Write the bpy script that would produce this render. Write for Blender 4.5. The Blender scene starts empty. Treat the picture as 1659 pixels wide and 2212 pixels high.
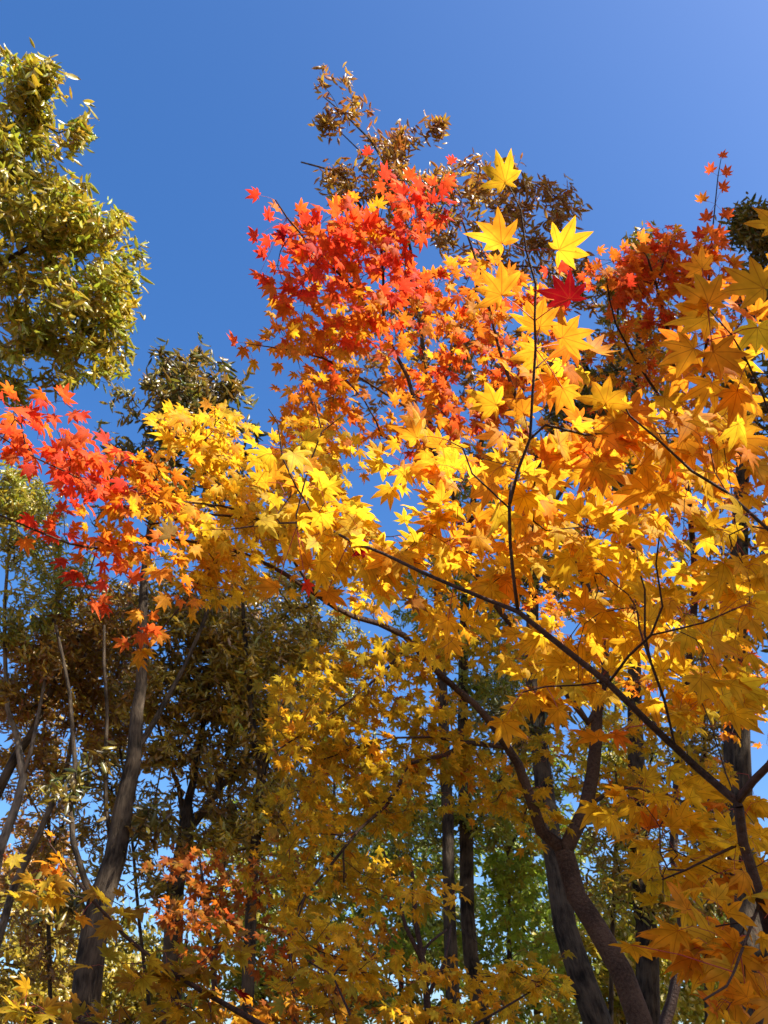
import bpy, math, random
import numpy as np
from mathutils import Vector

# ------------------------------------------------------------------ camera
SC = bpy.context.scene
PITCH = math.radians(35.0)
CAM = np.array([0.0, 0.0, 1.6])
FT, CU, CV = 1855.0, 829.5, 1106.0          # focal length and centre in photo units (1659 x 2212)
cam_data = bpy.data.cameras.new('camera')
cam = bpy.data.objects.new('camera', cam_data)
SC.collection.objects.link(cam)
cam.location = CAM
cam.rotation_euler = (math.pi / 2 + PITCH, 0, 0)
cam_data.sensor_fit = 'VERTICAL'
cam_data.sensor_height = 36.0
cam_data.lens = 36.0 * FT / 2212.0
cam_data.clip_start = 0.05
cam_data.clip_end = 2000
SC.camera = cam
cam_data.dof.use_dof = True
cam_data.dof.focus_distance = 1.8
cam_data.dof.aperture_fstop = 16.0

# ------------------------------------------------------------------ sky and sun
SUN_AZ, SUN_EL = math.radians(122), math.radians(45)   # azimuth from +Y towards +X
w = bpy.data.worlds.new('World')
SC.world = w
w.use_nodes = True
nt = w.node_tree
bg = nt.nodes['Background']
sky = nt.nodes.new('ShaderNodeTexSky')
sky.sky_type = 'NISHITA'
sky.sun_disc = False
sky.sun_elevation = SUN_EL
sky.sun_rotation = SUN_AZ
sky.air_density = 1.0
sky.dust_density = 2.2
sky.ozone_density = 3.0
hsv = nt.nodes.new('ShaderNodeHueSaturation')
hsv.inputs['Saturation'].default_value = 1.32
hsv.inputs['Hue'].default_value = 0.506
nt.links.new(sky.outputs[0], hsv.inputs['Color'])
nt.links.new(hsv.outputs[0], bg.inputs[0])
bg.inputs[1].default_value = 0.109
sun_data = bpy.data.lights.new('sun', 'SUN')
sun_data.energy = 5.0
sun_data.angle = math.radians(0.5)
sun_data.color = (1.0, 0.94, 0.84)
sun = bpy.data.objects.new('sun', sun_data)
SC.collection.objects.link(sun)
SUN = np.array([math.cos(SUN_EL) * math.sin(SUN_AZ), math.cos(SUN_EL) * math.cos(SUN_AZ), math.sin(SUN_EL)])
sun.rotation_euler = Vector(SUN).to_track_quat('Z', 'Y').to_euler()
SC.view_settings.view_transform = 'Standard'
SC.view_settings.look = 'None'
SC.view_settings.exposure = 1.3
SC.view_settings.gamma = 1.0
SC.render.engine = 'CYCLES'
SC.cycles.max_bounces = 12
SC.cycles.diffuse_bounces = 9
SC.cycles.transmission_bounces = 6
SC.cycles.transparent_max_bounces = 4
SC.cycles.caustics_reflective = False
SC.cycles.use_denoising = True

rng = np.random.default_rng(7)
FWD = np.array([0.0, math.cos(PITCH), math.sin(PITCH)])
UPV = np.array([0.0, -math.sin(PITCH), math.cos(PITCH)])
RGT = np.array([1.0, 0.0, 0.0])


def P(u, v, d):
    """photo point (u, v) at distance d metres -> world point"""
    x = FWD + RGT * ((u - CU) / FT) - UPV * ((v - CV) / FT)
    return CAM + x / np.linalg.norm(x) * d


def nrm(a):
    return a / np.maximum(np.linalg.norm(a, axis=-1, keepdims=True), 1e-9)


# ------------------------------------------------------------------ materials
def new_mat(name):
    m = bpy.data.materials.new(name)
    m.use_nodes = True
    m.node_tree.nodes.clear()
    return m, m.node_tree.nodes, m.node_tree.links


def leaf_material(name, rough, trans, spots, coat=0.5, sat=1.1, vein=0.55):
    m, n, l = new_mat(name)
    out = n.new('ShaderNodeOutputMaterial')
    mix = n.new('ShaderNodeMixShader')
    pr = n.new('ShaderNodeBsdfPrincipled')
    tr = n.new('ShaderNodeBsdfTranslucent')
    col = n.new('ShaderNodeAttribute'); col.attribute_name = 'leaf_col'
    luv = n.new('ShaderNodeAttribute'); luv.attribute_name = 'leaf_uv'
    ve = n.new('ShaderNodeAttribute'); ve.attribute_name = 'vein'
    no = n.new('ShaderNodeTexNoise'); no.inputs['Scale'].default_value = 7.0
    no.inputs['Detail'].default_value = 4
    l.new(luv.outputs['Vector'], no.inputs['Vector'])
    # blotchy tone inside a leaf
    r1 = n.new('ShaderNodeMapRange')
    r1.inputs[1].default_value = 0.3; r1.inputs[2].default_value = 0.7
    r1.inputs[3].default_value = 0.70; r1.inputs[4].default_value = 1.16
    n2 = n.new('ShaderNodeTexNoise'); n2.inputs['Scale'].default_value = 2.2
    l.new(luv.outputs['Vector'], n2.inputs['Vector'])
    l.new(n2.outputs[0], r1.inputs[0])
    mul = n.new('ShaderNodeMixRGB'); mul.blend_type = 'MULTIPLY'; mul.inputs[0].default_value = 1
    l.new(col.outputs['Color'], mul.inputs[1]); l.new(r1.outputs[0], mul.inputs[2])
    # brown specks
    r2 = n.new('ShaderNodeMapRange')
    r2.inputs[1].default_value = 0.68; r2.inputs[2].default_value = 0.74
    r2.inputs[3].default_value = 0; r2.inputs[4].default_value = spots
    l.new(no.outputs[0], r2.inputs[0])
    sp = n.new('ShaderNodeMixRGB'); sp.inputs[2].default_value = (0.13, 0.03, 0.006, 1)
    l.new(r2.outputs[0], sp.inputs[0]); l.new(mul.outputs[0], sp.inputs[1])
    # midribs
    r3 = n.new('ShaderNodeMapRange')
    r3.inputs[1].default_value = 0.90; r3.inputs[2].default_value = 0.97
    r3.inputs[3].default_value = 0; r3.inputs[4].default_value = vein
    l.new(ve.outputs['Fac'], r3.inputs[0])
    # dry brown margins on part of a leaf
    n3 = n.new('ShaderNodeTexNoise'); n3.inputs['Scale'].default_value = 0.9
    l.new(luv.outputs['Vector'], n3.inputs['Vector'])
    ra = n.new('ShaderNodeMapRange'); ra.inputs[1].default_value = 0.54; ra.inputs[2].default_value = 0.66
    ra.inputs[3].default_value = 0; ra.inputs[4].default_value = 0.75
    l.new(n3.outputs[0], ra.inputs[0])
    rb = n.new('ShaderNodeMapRange'); rb.inputs[1].default_value = 0.22; rb.inputs[2].default_value = 0.02
    rb.inputs[3].default_value = 0; rb.inputs[4].default_value = 1
    l.new(ve.outputs['Fac'], rb.inputs[0])
    rm = n.new('ShaderNodeMath'); rm.operation = 'MULTIPLY'
    l.new(ra.outputs[0], rm.inputs[0]); l.new(rb.outputs[0], rm.inputs[1])
    dm = n.new('ShaderNodeMixRGB'); dm.inputs[2].default_value = (0.30, 0.10, 0.02, 1)
    l.new(rm.outputs[0], dm.inputs[0]); l.new(sp.outputs[0], dm.inputs[1])
    sp = dm
    vm = n.new('ShaderNodeMixRGB'); vm.inputs[2].default_value = (0.30, 0.045, 0.012, 1)
    l.new(r3.outputs[0], vm.inputs[0]); l.new(sp.outputs[0], vm.inputs[1])
    l.new(vm.outputs[0], pr.inputs['Base Color'])
    g = n.new('ShaderNodeGamma'); g.inputs[1].default_value = sat
    l.new(vm.outputs[0], g.inputs[0]); l.new(g.outputs[0], tr.inputs[0])
    pr.inputs['Roughness'].default_value = rough
    pr.inputs['Specular IOR Level'].default_value = coat
    mix.inputs[0].default_value = trans
    l.new(pr.outputs[0], mix.inputs[1]); l.new(tr.outputs[0], mix.inputs[2])
    l.new(mix.outputs[0], out.inputs[0])
    return m


def bark_material(name, c1, c2, furrow, rough=0.85):
    m, n, l = new_mat(name)
    out = n.new('ShaderNodeOutputMaterial')
    pr = n.new('ShaderNodeBsdfPrincipled')
    at = n.new('ShaderNodeAttribute'); at.attribute_name = 'bark_uv'
    mp = n.new('ShaderNodeMapping'); mp.inputs['Scale'].default_value = (1.0, 0.22 if furrow else 1.0, 1.0)
    l.new(at.outputs['Vector'], mp.inputs['Vector'])
    a = n.new('ShaderNodeTexNoise'); a.inputs['Scale'].default_value = 34 if furrow else 90
    a.inputs['Detail'].default_value = 6; a.inputs['Roughness'].default_value = 0.65
    l.new(mp.outputs[0], a.inputs['Vector'])
    b = n.new('ShaderNodeTexNoise'); b.inputs['Scale'].default_value = 5
    l.new(at.outputs['Vector'], b.inputs['Vector'])
    ad = n.new('ShaderNodeMath'); ad.operation = 'MULTIPLY_ADD'
    ad.inputs[1].default_value = 0.6; l.new(b.outputs[0], ad.inputs[0]); 
    sc = n.new('ShaderNodeMath'); sc.operation = 'MULTIPLY'; sc.inputs[1].default_value = 0.6
    l.new(a.outputs[0], sc.inputs[0]); l.new(sc.outputs[0], ad.inputs[2])
    rp = n.new('ShaderNodeValToRGB')
    rp.color_ramp.elements[0].position = 0.47; rp.color_ramp.elements[0].color = (*c1, 1)
    rp.color_ramp.elements[1].position = 0.70; rp.color_ramp.elements[1].color = (*c2, 1)
    l.new(ad.outputs[0], rp.inputs[0]); l.new(rp.outputs[0], pr.inputs['Base Color'])
    bp = n.new('ShaderNodeBump'); bp.inputs['Strength'].default_value = 0.9 if furrow else 0.5
    bp.inputs['Distance'].default_value = 0.04
    l.new(a.outputs[0], bp.inputs['Height']); l.new(bp.outputs[0], pr.inputs['Normal'])
    pr.inputs['Roughness'].default_value = rough
    pr.inputs['Specular IOR Level'].default_value = 0.2
    l.new(pr.outputs[0], out.inputs[0])
    return m


M_MAPLE = leaf_material('maple_leaf', 0.6, 0.62, 0.8, 0.18)
M_MAPLE_FAR = leaf_material('small_maple_leaf', 0.6, 0.62, 0.3, 0.18, vein=0.3)
M_OAK = leaf_material('oak_leaf', 0.33, 0.48, 0.3, 0.75, vein=0.0)
M_BARK_MAPLE = bark_material('maple_bark', (0.030, 0.016, 0.010), (0.10, 0.058, 0.036), False)
M_BARK_TWIG = bark_material('twig_bark', (0.022, 0.012, 0.009), (0.07, 0.038, 0.028), False, 0.6)
M_BARK_OAK = bark_material('oak_bark', (0.012, 0.008, 0.005), (0.10, 0.072, 0.046), True)
M_BARK_PALE = bark_material('pale_bark', (0.04, 0.032, 0.025), (0.21, 0.165, 0.12), True)
m, n_, l_ = new_mat('petiole')
o_ = n_.new('ShaderNodeOutputMaterial'); p_ = n_.new('ShaderNodeBsdfPrincipled')
p_.inputs['Base Color'].default_value = (0.32, 0.03, 0.018, 1); p_.inputs['Roughness'].default_value = 0.5
l_.new(p_.outputs[0], o_.inputs[0])
M_PETIOLE = m

# ------------------------------------------------------------------ mesh helpers
COL = SC.collection


def make_mesh(name, verts, tris, mat, parent=None, origin=None, attrs=None, quads=None, smooth=True):
    v = np.asarray(verts, dtype=np.float32)
    if origin is not None:
        v = v - np.asarray(origin, dtype=np.float32)
    me = bpy.data.meshes.new(name)
    nq = 0 if quads is None else len(quads)
    ntr = 0 if tris is None else len(tris)
    me.vertices.add(len(v))
    me.vertices.foreach_set('co', v.ravel())
    idx = []
    if ntr: idx.append(np.asarray(tris, dtype=np.int32).ravel())
    if nq: idx.append(np.asarray(quads, dtype=np.int32).ravel())
    idx = np.concatenate(idx)
    me.loops.add(len(idx))
    me.loops.foreach_set('vertex_index', idx)
    me.polygons.add(ntr + nq)
    starts = np.concatenate([np.arange(ntr) * 3, ntr * 3 + np.arange(nq) * 4]).astype(np.int32)
    me.polygons.foreach_set('loop_start', starts)
    me.polygons.foreach_set('use_smooth', np.full(ntr + nq, smooth, dtype=bool))
    for k, (typ, data) in (attrs or {}).items():
        a = me.attributes.new(k, typ, 'POINT')
        key = {'FLOAT_COLOR': 'color', 'FLOAT_VECTOR': 'vector', 'FLOAT': 'value'}[typ]
        a.data.foreach_set(key, np.asarray(data, dtype=np.float32).ravel())
    me.update(calc_edges=True)
    me.materials.append(mat)
    o = bpy.data.objects.new(name, me)
    COL.objects.link(o)
    if parent is not None:
        o.parent = parent
    return o


def lobed_leaf(angles, lens, sinus, hw=0.15, simple=False):
    """palmate leaf lying in XY, petiole at the origin, middle lobe along +Y"""
    V = [(0, 0, 0)]; ve = [1.0]; T = []
    k = len(angles)
    sid = []
    for a, r in sinus:
        V.append((math.sin(a) * r, math.cos(a) * r, -0.015)); ve.append(0.0); sid.append(len(V) - 1)
    for i in range(k):
        a, L = angles[i], lens[i]
        d = np.array([math.sin(a), math.cos(a)]); s = np.array([d[1], -d[0]])

        def add(t, x, z, vv):
            q = d * t * L + s * x * L
            V.append((q[0], q[1], z)); ve.append(vv); return len(V) - 1
        s0, s1 = sid[i], sid[i + 1]
        if simple:
            m1 = add(.55, 0, 0.02, 1); l1 = add(.60, -hw, -.01, 0); r1 = add(.60, hw, -.01, 0)
            t = add(1, 0, -.03, 1)
            T += [(0, s0, m1), (s0, l1, m1), (l1, t, m1), (t, r1, m1), (r1, s1, m1), (s1, 0, m1)]
        else:
            m1 = add(.42, 0, .02, 1); m2 = add(.72, 0, .012, 1)
            l1 = add(.60, -hw, -.012, 0); r1 = add(.60, hw, -.012, 0)
            l2 = add(.80, -hw * .52, -.01, 0); r2 = add(.80, hw * .52, -.01, 0)
            t = add(1, 0, -.03, 1)
            T += [(0, s0, m1), (s0, l1, m1), (l1, m2, m1), (l1, l2, m2), (l2, t, m2),
                  (t, r2, m2), (r2, r1, m2), (r1, m1, m2), (r1, s1, m1), (s1, 0, m1)]
    return np.array(V), np.array(T), np.array(ve)


R = math.radians
A7 = [R(x) for x in (-122, -78, -38, 0, 38, 78, 122)]
S7 = [(R(-165), .10), (R(-101), .30), (R(-59), .45), (R(-19), .52), (R(19), .52), (R(59), .45), (R(101), .30), (R(165), .10)]
MAPLE_A = lobed_leaf(A7, [.46, .80, .97, 1.0, .97, .80, .46], S7, .165)
S7b = [(a, r * .84) for a, r in S7]
MAPLE_B = lobed_leaf(A7, [.40, .74, .96, 1.06, .96, .74, .40], S7b, .14)
A5 = [R(x) for x in (-100, -48, 0, 48, 100)]
S5 = [(R(-160), .12), (R(-74), .36), (R(-24), .44), (R(24), .44), (R(74), .36), (R(160), .12)]
MAPLE_C = lobed_leaf(A5, [.62, .92, 1.0, .92, .62], S5, .19)
MAPLE_S = lobed_leaf(A5, [.62, .92, 1.0, .92, .62], S5, .19, simple=True)


def lance(wid):
    ys = [0, .22, .5, .78, 1.0]; ws = [.12, .8, 1.0, .62, 0]
    V = []; ve = []; T = []
    for y, q in zip(ys, ws):
        V += [(-q * wid, y, -.03 * q), (0, y, 0.02), (q * wid, y, -.03 * q)]; ve += [0, 1, 0]
    for i in range(4):
        a = i * 3; b = a + 3
        for j in (0, 1):
            T += [(a + j, a + j + 1, b + j + 1), (a + j, b + j + 1, b + j)]
    return np.array(V, float), np.array(T), np.array(ve, float)


OAK = lance(.15)
OAK_W = lance(.24)

PAL = {
    'yellow': (.86, .60, .035), 'gold': (.86, .50, .028), 'amber': (.86, .38, .025), 'orange': (.84, .26, .025),
    'redor': (.82, .14, .03), 'red': (.78, .07, .03), 'deep': (.27, .006, .010), 'rust': (.42, .12, .022),
    'brown': (.26, .12, .03), 'tan': (.38, .24, .07), 'olive': (.36, .31, .035), 'green': (.20, .30, .03),
    'dgreen': (.08, .11, .022), 'lime': (.36, .46, .04), 'bronze': (.42, .22, .03), 'mustard': (.60, .42, .03),
    'dbrown': (.13, .075, .025),
}


def pick(mixd, n):
    k = list(mixd); p = np.array([mixd[q] for q in k], float); p /= p.sum()
    i = rng.choice(len(k), n, p=p)
    c = np.array([PAL[q] for q in k])[i]
    j = rng.choice(len(k), n, p=p)
    t = rng.uniform(0, .35, (n, 1))
    c = c * (1 - t) + np.array([PAL[q] for q in k])[j] * t
    return c * rng.uniform(.84, 1.12, (n, 1))


def leaf_mesh(name, tmpl, pos, axis, normal, size, col, mat, parent, origin, edge=None, curl=.16, label=None):
    V, T, ve = tmpl
    n = len(pos)
    y = nrm(axis - normal * np.sum(axis * normal, 1, keepdims=True))
    z = nrm(normal)
    x = np.cross(y, z)
    r2 = V[:, 0] ** 2 + V[:, 1] ** 2
    c1 = rng.normal(curl, .16, (n, 1)); c2 = rng.normal(0, .18, (n, 1)); c3 = rng.normal(0, .10, (n, 1))
    zz = V[None, :, 2] * rng.uniform(.6, 3.5, (n, 1)) - c1 * r2[None] + c2 * (V[:, 0] * V[:, 1])[None] \
        + c3 * (V[:, 0] ** 2)[None] * np.sign(V[:, 0])[None]
    zz = np.clip(zz, -.6, .6)
    th = np.arctan2(V[:, 0], V[:, 1])[None]
    ph = rng.uniform(0, 6.28, (3, n, 1))
    rm = (1 + .09 * np.sin(2 * th + ph[0]) + .07 * np.sin(5 * th + ph[1])) if len(V) > 16 else np.ones((n, len(V)))
    zz = zz + rng.normal(0, .13, (n, 1)) * np.sin(3 * th + ph[2]) * r2[None] + np.abs(V[:, 0])[None] * rng.normal(.06, .2, (n, 1))
    sx = rng.uniform(.80, 1.06, (n, 1))
    jit = rm * (1 + rng.normal(0, .03, (n, len(V))))
    co = pos[:, None] + size[:, None, None] * ((V[None, :, 0] * sx * jit)[..., None] * x[:, None]
         + (V[None, :, 1] * jit)[..., None] * y[:, None] + zz[..., None] * z[:, None])
    tri = (T[None] + (np.arange(n) * len(V))[:, None, None]).reshape(-1, 3)
    cc = np.repeat(col[:, None], len(V), 1)
    if edge is not None:
        f = np.clip(np.sqrt(r2) - .25, 0, 1)[None, :, None] * rng.uniform(-.6, .85, (n, 1, 1)).clip(0)
        cc = cc * (1 - f) + edge[:, None] * f
    ca = np.concatenate([cc, np.ones((n, len(V), 1))], 2)
    off = rng.uniform(0, 60, (n, 1, 3))
    uv = np.repeat(V[None], n, 0) + off
    o = make_mesh(name, co.reshape(-1, 3), tri, mat, parent, origin,
                  {'leaf_col': ('FLOAT_COLOR', ca), 'leaf_uv': ('FLOAT_VECTOR', uv), 'vein': ('FLOAT', np.tile(ve, n))})
    if label:
        o['label'] = label
    return o


def tube_arrays(chains):
    """chains: list of (points Nx3, radii N, sides, rough) -> verts, quads, uv"""
    VV, QQ, UV = [], [], []
    base = 0
    for pts, rad, sides, rough in chains:
        n = len(pts)
        d = np.empty_like(pts)
        d[1:-1] = pts[2:] - pts[:-2]; d[0] = pts[1] - pts[0]; d[-1] = pts[-1] - pts[-2]
        d = nrm(d)
        a = np.array([1.0, 0, 0]) if abs(d[0][0]) < .8 else np.array([0, 1.0, 0])
        u = np.cross(d[0], a); u /= np.linalg.norm(u)
        U = np.empty_like(pts)
        for i in range(n):
            u = u - d[i] * np.dot(u, d[i]); u /= max(np.linalg.norm(u), 1e-9); U[i] = u
        W = np.cross(d, U)
        th = np.linspace(0, 2 * math.pi, sides, endpoint=False)
        rr = rad[:, None] * np.ones((1, sides))
        if rough:
            ph = rng.uniform(0, 6.28, 4)
            ln = np.concatenate([[0], np.cumsum(np.linalg.norm(np.diff(pts, axis=0), axis=1))])[:, None]
            rr = rr * (1 + rough * (np.sin(2 * th + ph[0] + ln * 2.1) * .6 + np.sin(3 * th + ph[1] - ln * 3.7) * .5
                                    + .6 * np.sin(ln * 5 + ph[2]) * np.sin(th + ph[3])))
        ring = pts[:, None] + rr[..., None] * (np.cos(th)[None, :, None] * U[:, None] + np.sin(th)[None, :, None] * W[:, None])
        L = np.concatenate([[0], np.cumsum(np.linalg.norm(np.diff(pts, axis=0), axis=1))])
        o = rng.uniform(0, 20)
        uv = np.stack([np.cos(th)[None] * rad[:, None] + o, L[:, None] + np.zeros((1, sides)), np.sin(th)[None] * rad[:, None] + np.zeros((n, 1))], 2)
        VV.append(ring.reshape(-1, 3)); UV.append(uv.reshape(-1, 3))
        i = np.arange(n - 1)[:, None] * sides; j = np.arange(sides)[None]; j2 = (j + 1) % sides
        q = np.stack([i + j, i + j2, i + sides + j2, i + sides + j], 2).reshape(-1, 4) + base
        QQ.append(q)
        base += n * sides
    return np.concatenate(VV), np.concatenate(QQ), np.concatenate(UV)


def smooth_path(pts, step):
    pts = np.asarray(pts, float)
    out = [pts[0]]
    n = len(pts)
    for i in range(n - 1):
        p0 = pts[max(i - 1, 0)]; p1 = pts[i]; p2 = pts[i + 1]; p3 = pts[min(i + 2, n - 1)]
        k = max(1, int(np.linalg.norm(p2[:3] - p1[:3]) / step))
        for t in np.linspace(0, 1, k + 1)[1:]:
            out.append(.5 * ((2 * p1) + (-p0 + p2) * t + (2 * p0 - 5 * p1 + 4 * p2 - p3) * t * t
                             + (-p0 + 3 * p1 - 3 * p2 + p3) * t ** 3))
    return np.array(out)


class Tree:
    def __init__(self, name, label, cat, base, bark, step=.12, tip=.0011, expo=2.3, group=None, twig_bark=None):
        self.root = bpy.data.objects.new(name, None)
        COL.objects.link(self.root)
        self.base = np.asarray(base, float)
        self.root.location = self.base
        self.root.empty_display_size = .2
        self.root['label'] = label; self.root['category'] = cat
        self.root['group'] = group or ('maples in autumn colour' if cat == 'maple tree' else 'woodland trees behind the maples')
        self.p, self.par, self.rx, self.limb_of, self.dir = [], [], [], [], []
        self.bark, self.step, self.tip, self.expo = bark, step, tip, expo
        self.twig_bark = twig_bark or bark
        self.nl = 0
        self.limb_names = []

    def _add(self, p, par, r=0., limb=-1):
        self.p.append(np.asarray(p, float)); self.par.append(par); self.rx.append(r); self.limb_of.append(limb)
        d = self.p[-1] - self.p[par] if par >= 0 else np.array([0, 0, 1.0])
        self.dir.append(d / max(np.linalg.norm(d), 1e-9))
        return len(self.p) - 1

    def limb(self, pts, name='branch', attach=True, wob=0.0):
        """pts: list of world points with radius, (x, y, z, r)"""
        q = smooth_path(pts, self.step)
        if wob:
            q[1:-1, :3] += rng.normal(0, wob, (len(q) - 2, 3))
        par = -1
        if self.p and attach:
            P_ = np.array(self.p)
            par = int(np.argmin(np.linalg.norm(P_ - q[0, :3], axis=1)))
        for k in q:
            par = self._add(k[:3], par, max(k[3], .0008), self.nl)
        self.limb_names.append(name)
        self.nl += 1

    def grow(self, targets, maxseg=None, along=.6):
        """connect every target to the nearest wood already there; returns (tip position, tip direction)"""
        P0 = np.array(self.p)
        d0 = np.array([np.min(np.linalg.norm(P0 - t, axis=1)) for t in targets])
        tips = np.zeros_like(targets); dirs = np.zeros_like(targets)
        N = len(self.p)
        cap = N + len(targets) * 9
        Pb = np.zeros((cap, 3)); Db = np.zeros((cap, 3))
        Pb[:N] = P0; Db[:N] = np.array(self.dir)
        for ti in np.argsort(d0):
            t = targets[ti]
            v = t - Pb[:N]
            dist = np.linalg.norm(v, axis=1)
            c = np.sum(v * Db[:N], axis=1) / np.maximum(dist, 1e-6)
            i = int(np.argmin(dist * (1 + along - along * c)))
            D = dist[i]
            n = int(min(7, max(2, D / (self.step * .8))))
            a = Pb[i]; ctl = a + Db[i] * D * .38 + rng.normal(0, .05 * D, 3)
            par = i
            for s in np.linspace(0, 1, n + 1)[1:]:
                q = (1 - s) ** 2 * a + 2 * s * (1 - s) * ctl + s * s * t
                if s < 1: q = q + rng.normal(0, .018 * D, 3)
                par = self._add(q, par)
                Pb[N] = q; Db[N] = self.dir[-1]; N += 1
            tips[ti] = t; dirs[ti] = self.dir[-1]
        return tips, dirs

    def build_wood(self, branch_min=.012, max_branch=14, petioles=None, tip_taper=None):
        n = len(self.p)
        Pn = np.array(self.p); par = np.array(self.par); rx = np.array(self.rx)
        acc = np.zeros(n); kids = [[] for _ in range(n)]
        for i in range(n - 1, 0, -1):
            if par[i] >= 0: kids[par[i]].append(i)
        for i in range(n - 1, -1, -1):
            if acc[i] == 0: acc[i] = self.tip ** self.expo
            if par[i] >= 0: acc[par[i]] += acc[i]
        rad = acc ** (1 / self.expo)
        rad = np.where(rx > 0, rx, rad)
        for i in range(n):
            if par[i] >= 0 and rx[i] == 0: rad[i] = min(rad[i], rad[par[i]] * .92)
        used_main = np.full(n, -1)
        for i in range(n):
            if kids[i]:
                same = [k for k in kids[i] if self.limb_of[k] == self.limb_of[i] and self.limb_of[i] >= 0]
                used_main[i] = same[0] if same else (max(kids[i], key=lambda k: rad[k]) if self.limb_of[i] < 0 else -1)
        chains = []
        for i in range(n):
            if par[i] >= 0 and used_main[par[i]] == i: continue
            c = [] if par[i] < 0 else [par[i]]
            k = i
            while k >= 0:
                c.append(k); k = used_main[k]
            if len(c) < 2: continue
            rr = rad[c].copy()
            if par[i] >= 0: rr[0] = min(rad[i] * 1.15, rad[par[i]] * .95)
            chains.append((self.limb_of[i], Pn[c], rr))
        objs = []
        twigs = []
        big = []
        for lid, pts, rr in chains:
            s = 14 if rr[0] > .05 else 9 if rr[0] > .015 else 6 if rr[0] > .005 else 4
            ch = (pts, rr, s, .06 if rr[0] > .02 else 0)
            if lid >= 0:
                v, q, uv = tube_arrays([ch])
                objs.append(make_mesh(self.limb_names[lid], v, None, self.bark, self.root, self.base,
                                      {'bark_uv': ('FLOAT_VECTOR', uv)}, quads=q))
            elif rr[0] > branch_min: big.append((rr[0], ch))
            else: twigs.append(ch)
        big.sort(key=lambda b: -b[0])
        for k, (r0, ch) in enumerate(big):
            if k < max_branch:
                v, q, uv = tube_arrays([ch])
                make_mesh('branch', v, None, self.bark, self.root, self.base, {'bark_uv': ('FLOAT_VECTOR', uv)}, quads=q)
            else: twigs.append(ch)
        if twigs:
            v, q, uv = tube_arrays(twigs)
            o = make_mesh('twigs', v, None, self.twig_bark, self.root, self.base, {'bark_uv': ('FLOAT_VECTOR', uv)}, quads=q)
            o['kind'] = 'stuff'


def blob_targets(b):
    """b = (u, v, ru, rv, d, dd, n): points through an ellipsoid seen at (u, v), d metres away"""
    u, v, ru, rv, d, dd, n = b
    x = rng.normal(0, 1, (n, 3)); x = nrm(x) * rng.uniform(0, 1, (n, 1)) ** (1 / 2.6)
    return np.array([P(u + q[0] * ru, v + q[1] * rv, d + q[2] * dd) for q in x])


def clump_targets(b):
    """like blob_targets, but gathered in loose sprays with gaps between them and a ragged rim"""
    u, v, ru, rv, d, dd, n = b
    k = max(3, n // 3)
    c = nrm(rng.normal(0, 1, (k, 3))) * rng.uniform(0, 1, (k, 1)) ** (1 / 2.1)
    q = c[rng.integers(0, k, n)] + rng.normal(0, 1, (n, 3)) * rng.uniform(.07, .2, (n, 1))
    return np.array([P(u + x[0] * ru, v + x[1] * rv, d + x[2] * dd) for x in q])


def uvd(pts):
    """list of (u, v, d, width in photo units) -> points with radius"""
    return [(*P(u, v, d), wd * d / FT / 2) for u, v, d, wd in pts]


FACE = nrm(np.array([.42, .62, .46]))        # leaves tilt their upper face towards the light


def light_face(n, noise):
    """blades tilt towards the sun, some showing their upper side and some their underside from below"""
    k = np.where(rng.random(n) < .6, 1, -1) * rng.uniform(.5, 1.3, n)
    return nrm(SUN[None] + k[:, None] * FWD[None] + rng.normal(0, noise, (n, 3)))


def rot_about(v, k, ang):
    c, s = np.cos(ang)[:, None], np.sin(ang)[:, None]
    return v * c + np.cross(k, v) * s + k * np.sum(k * v, 1, keepdims=True) * (1 - c)


def petiole_tubes(a, b, r):
    out = []
    for p, q in zip(a, b):
        m = (p + q) / 2 + np.array([0, 0, .006])
        out.append((np.array([p, m, q]), np.array([r, r * .8, r * .8]), 3, 0))
    return out


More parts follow.
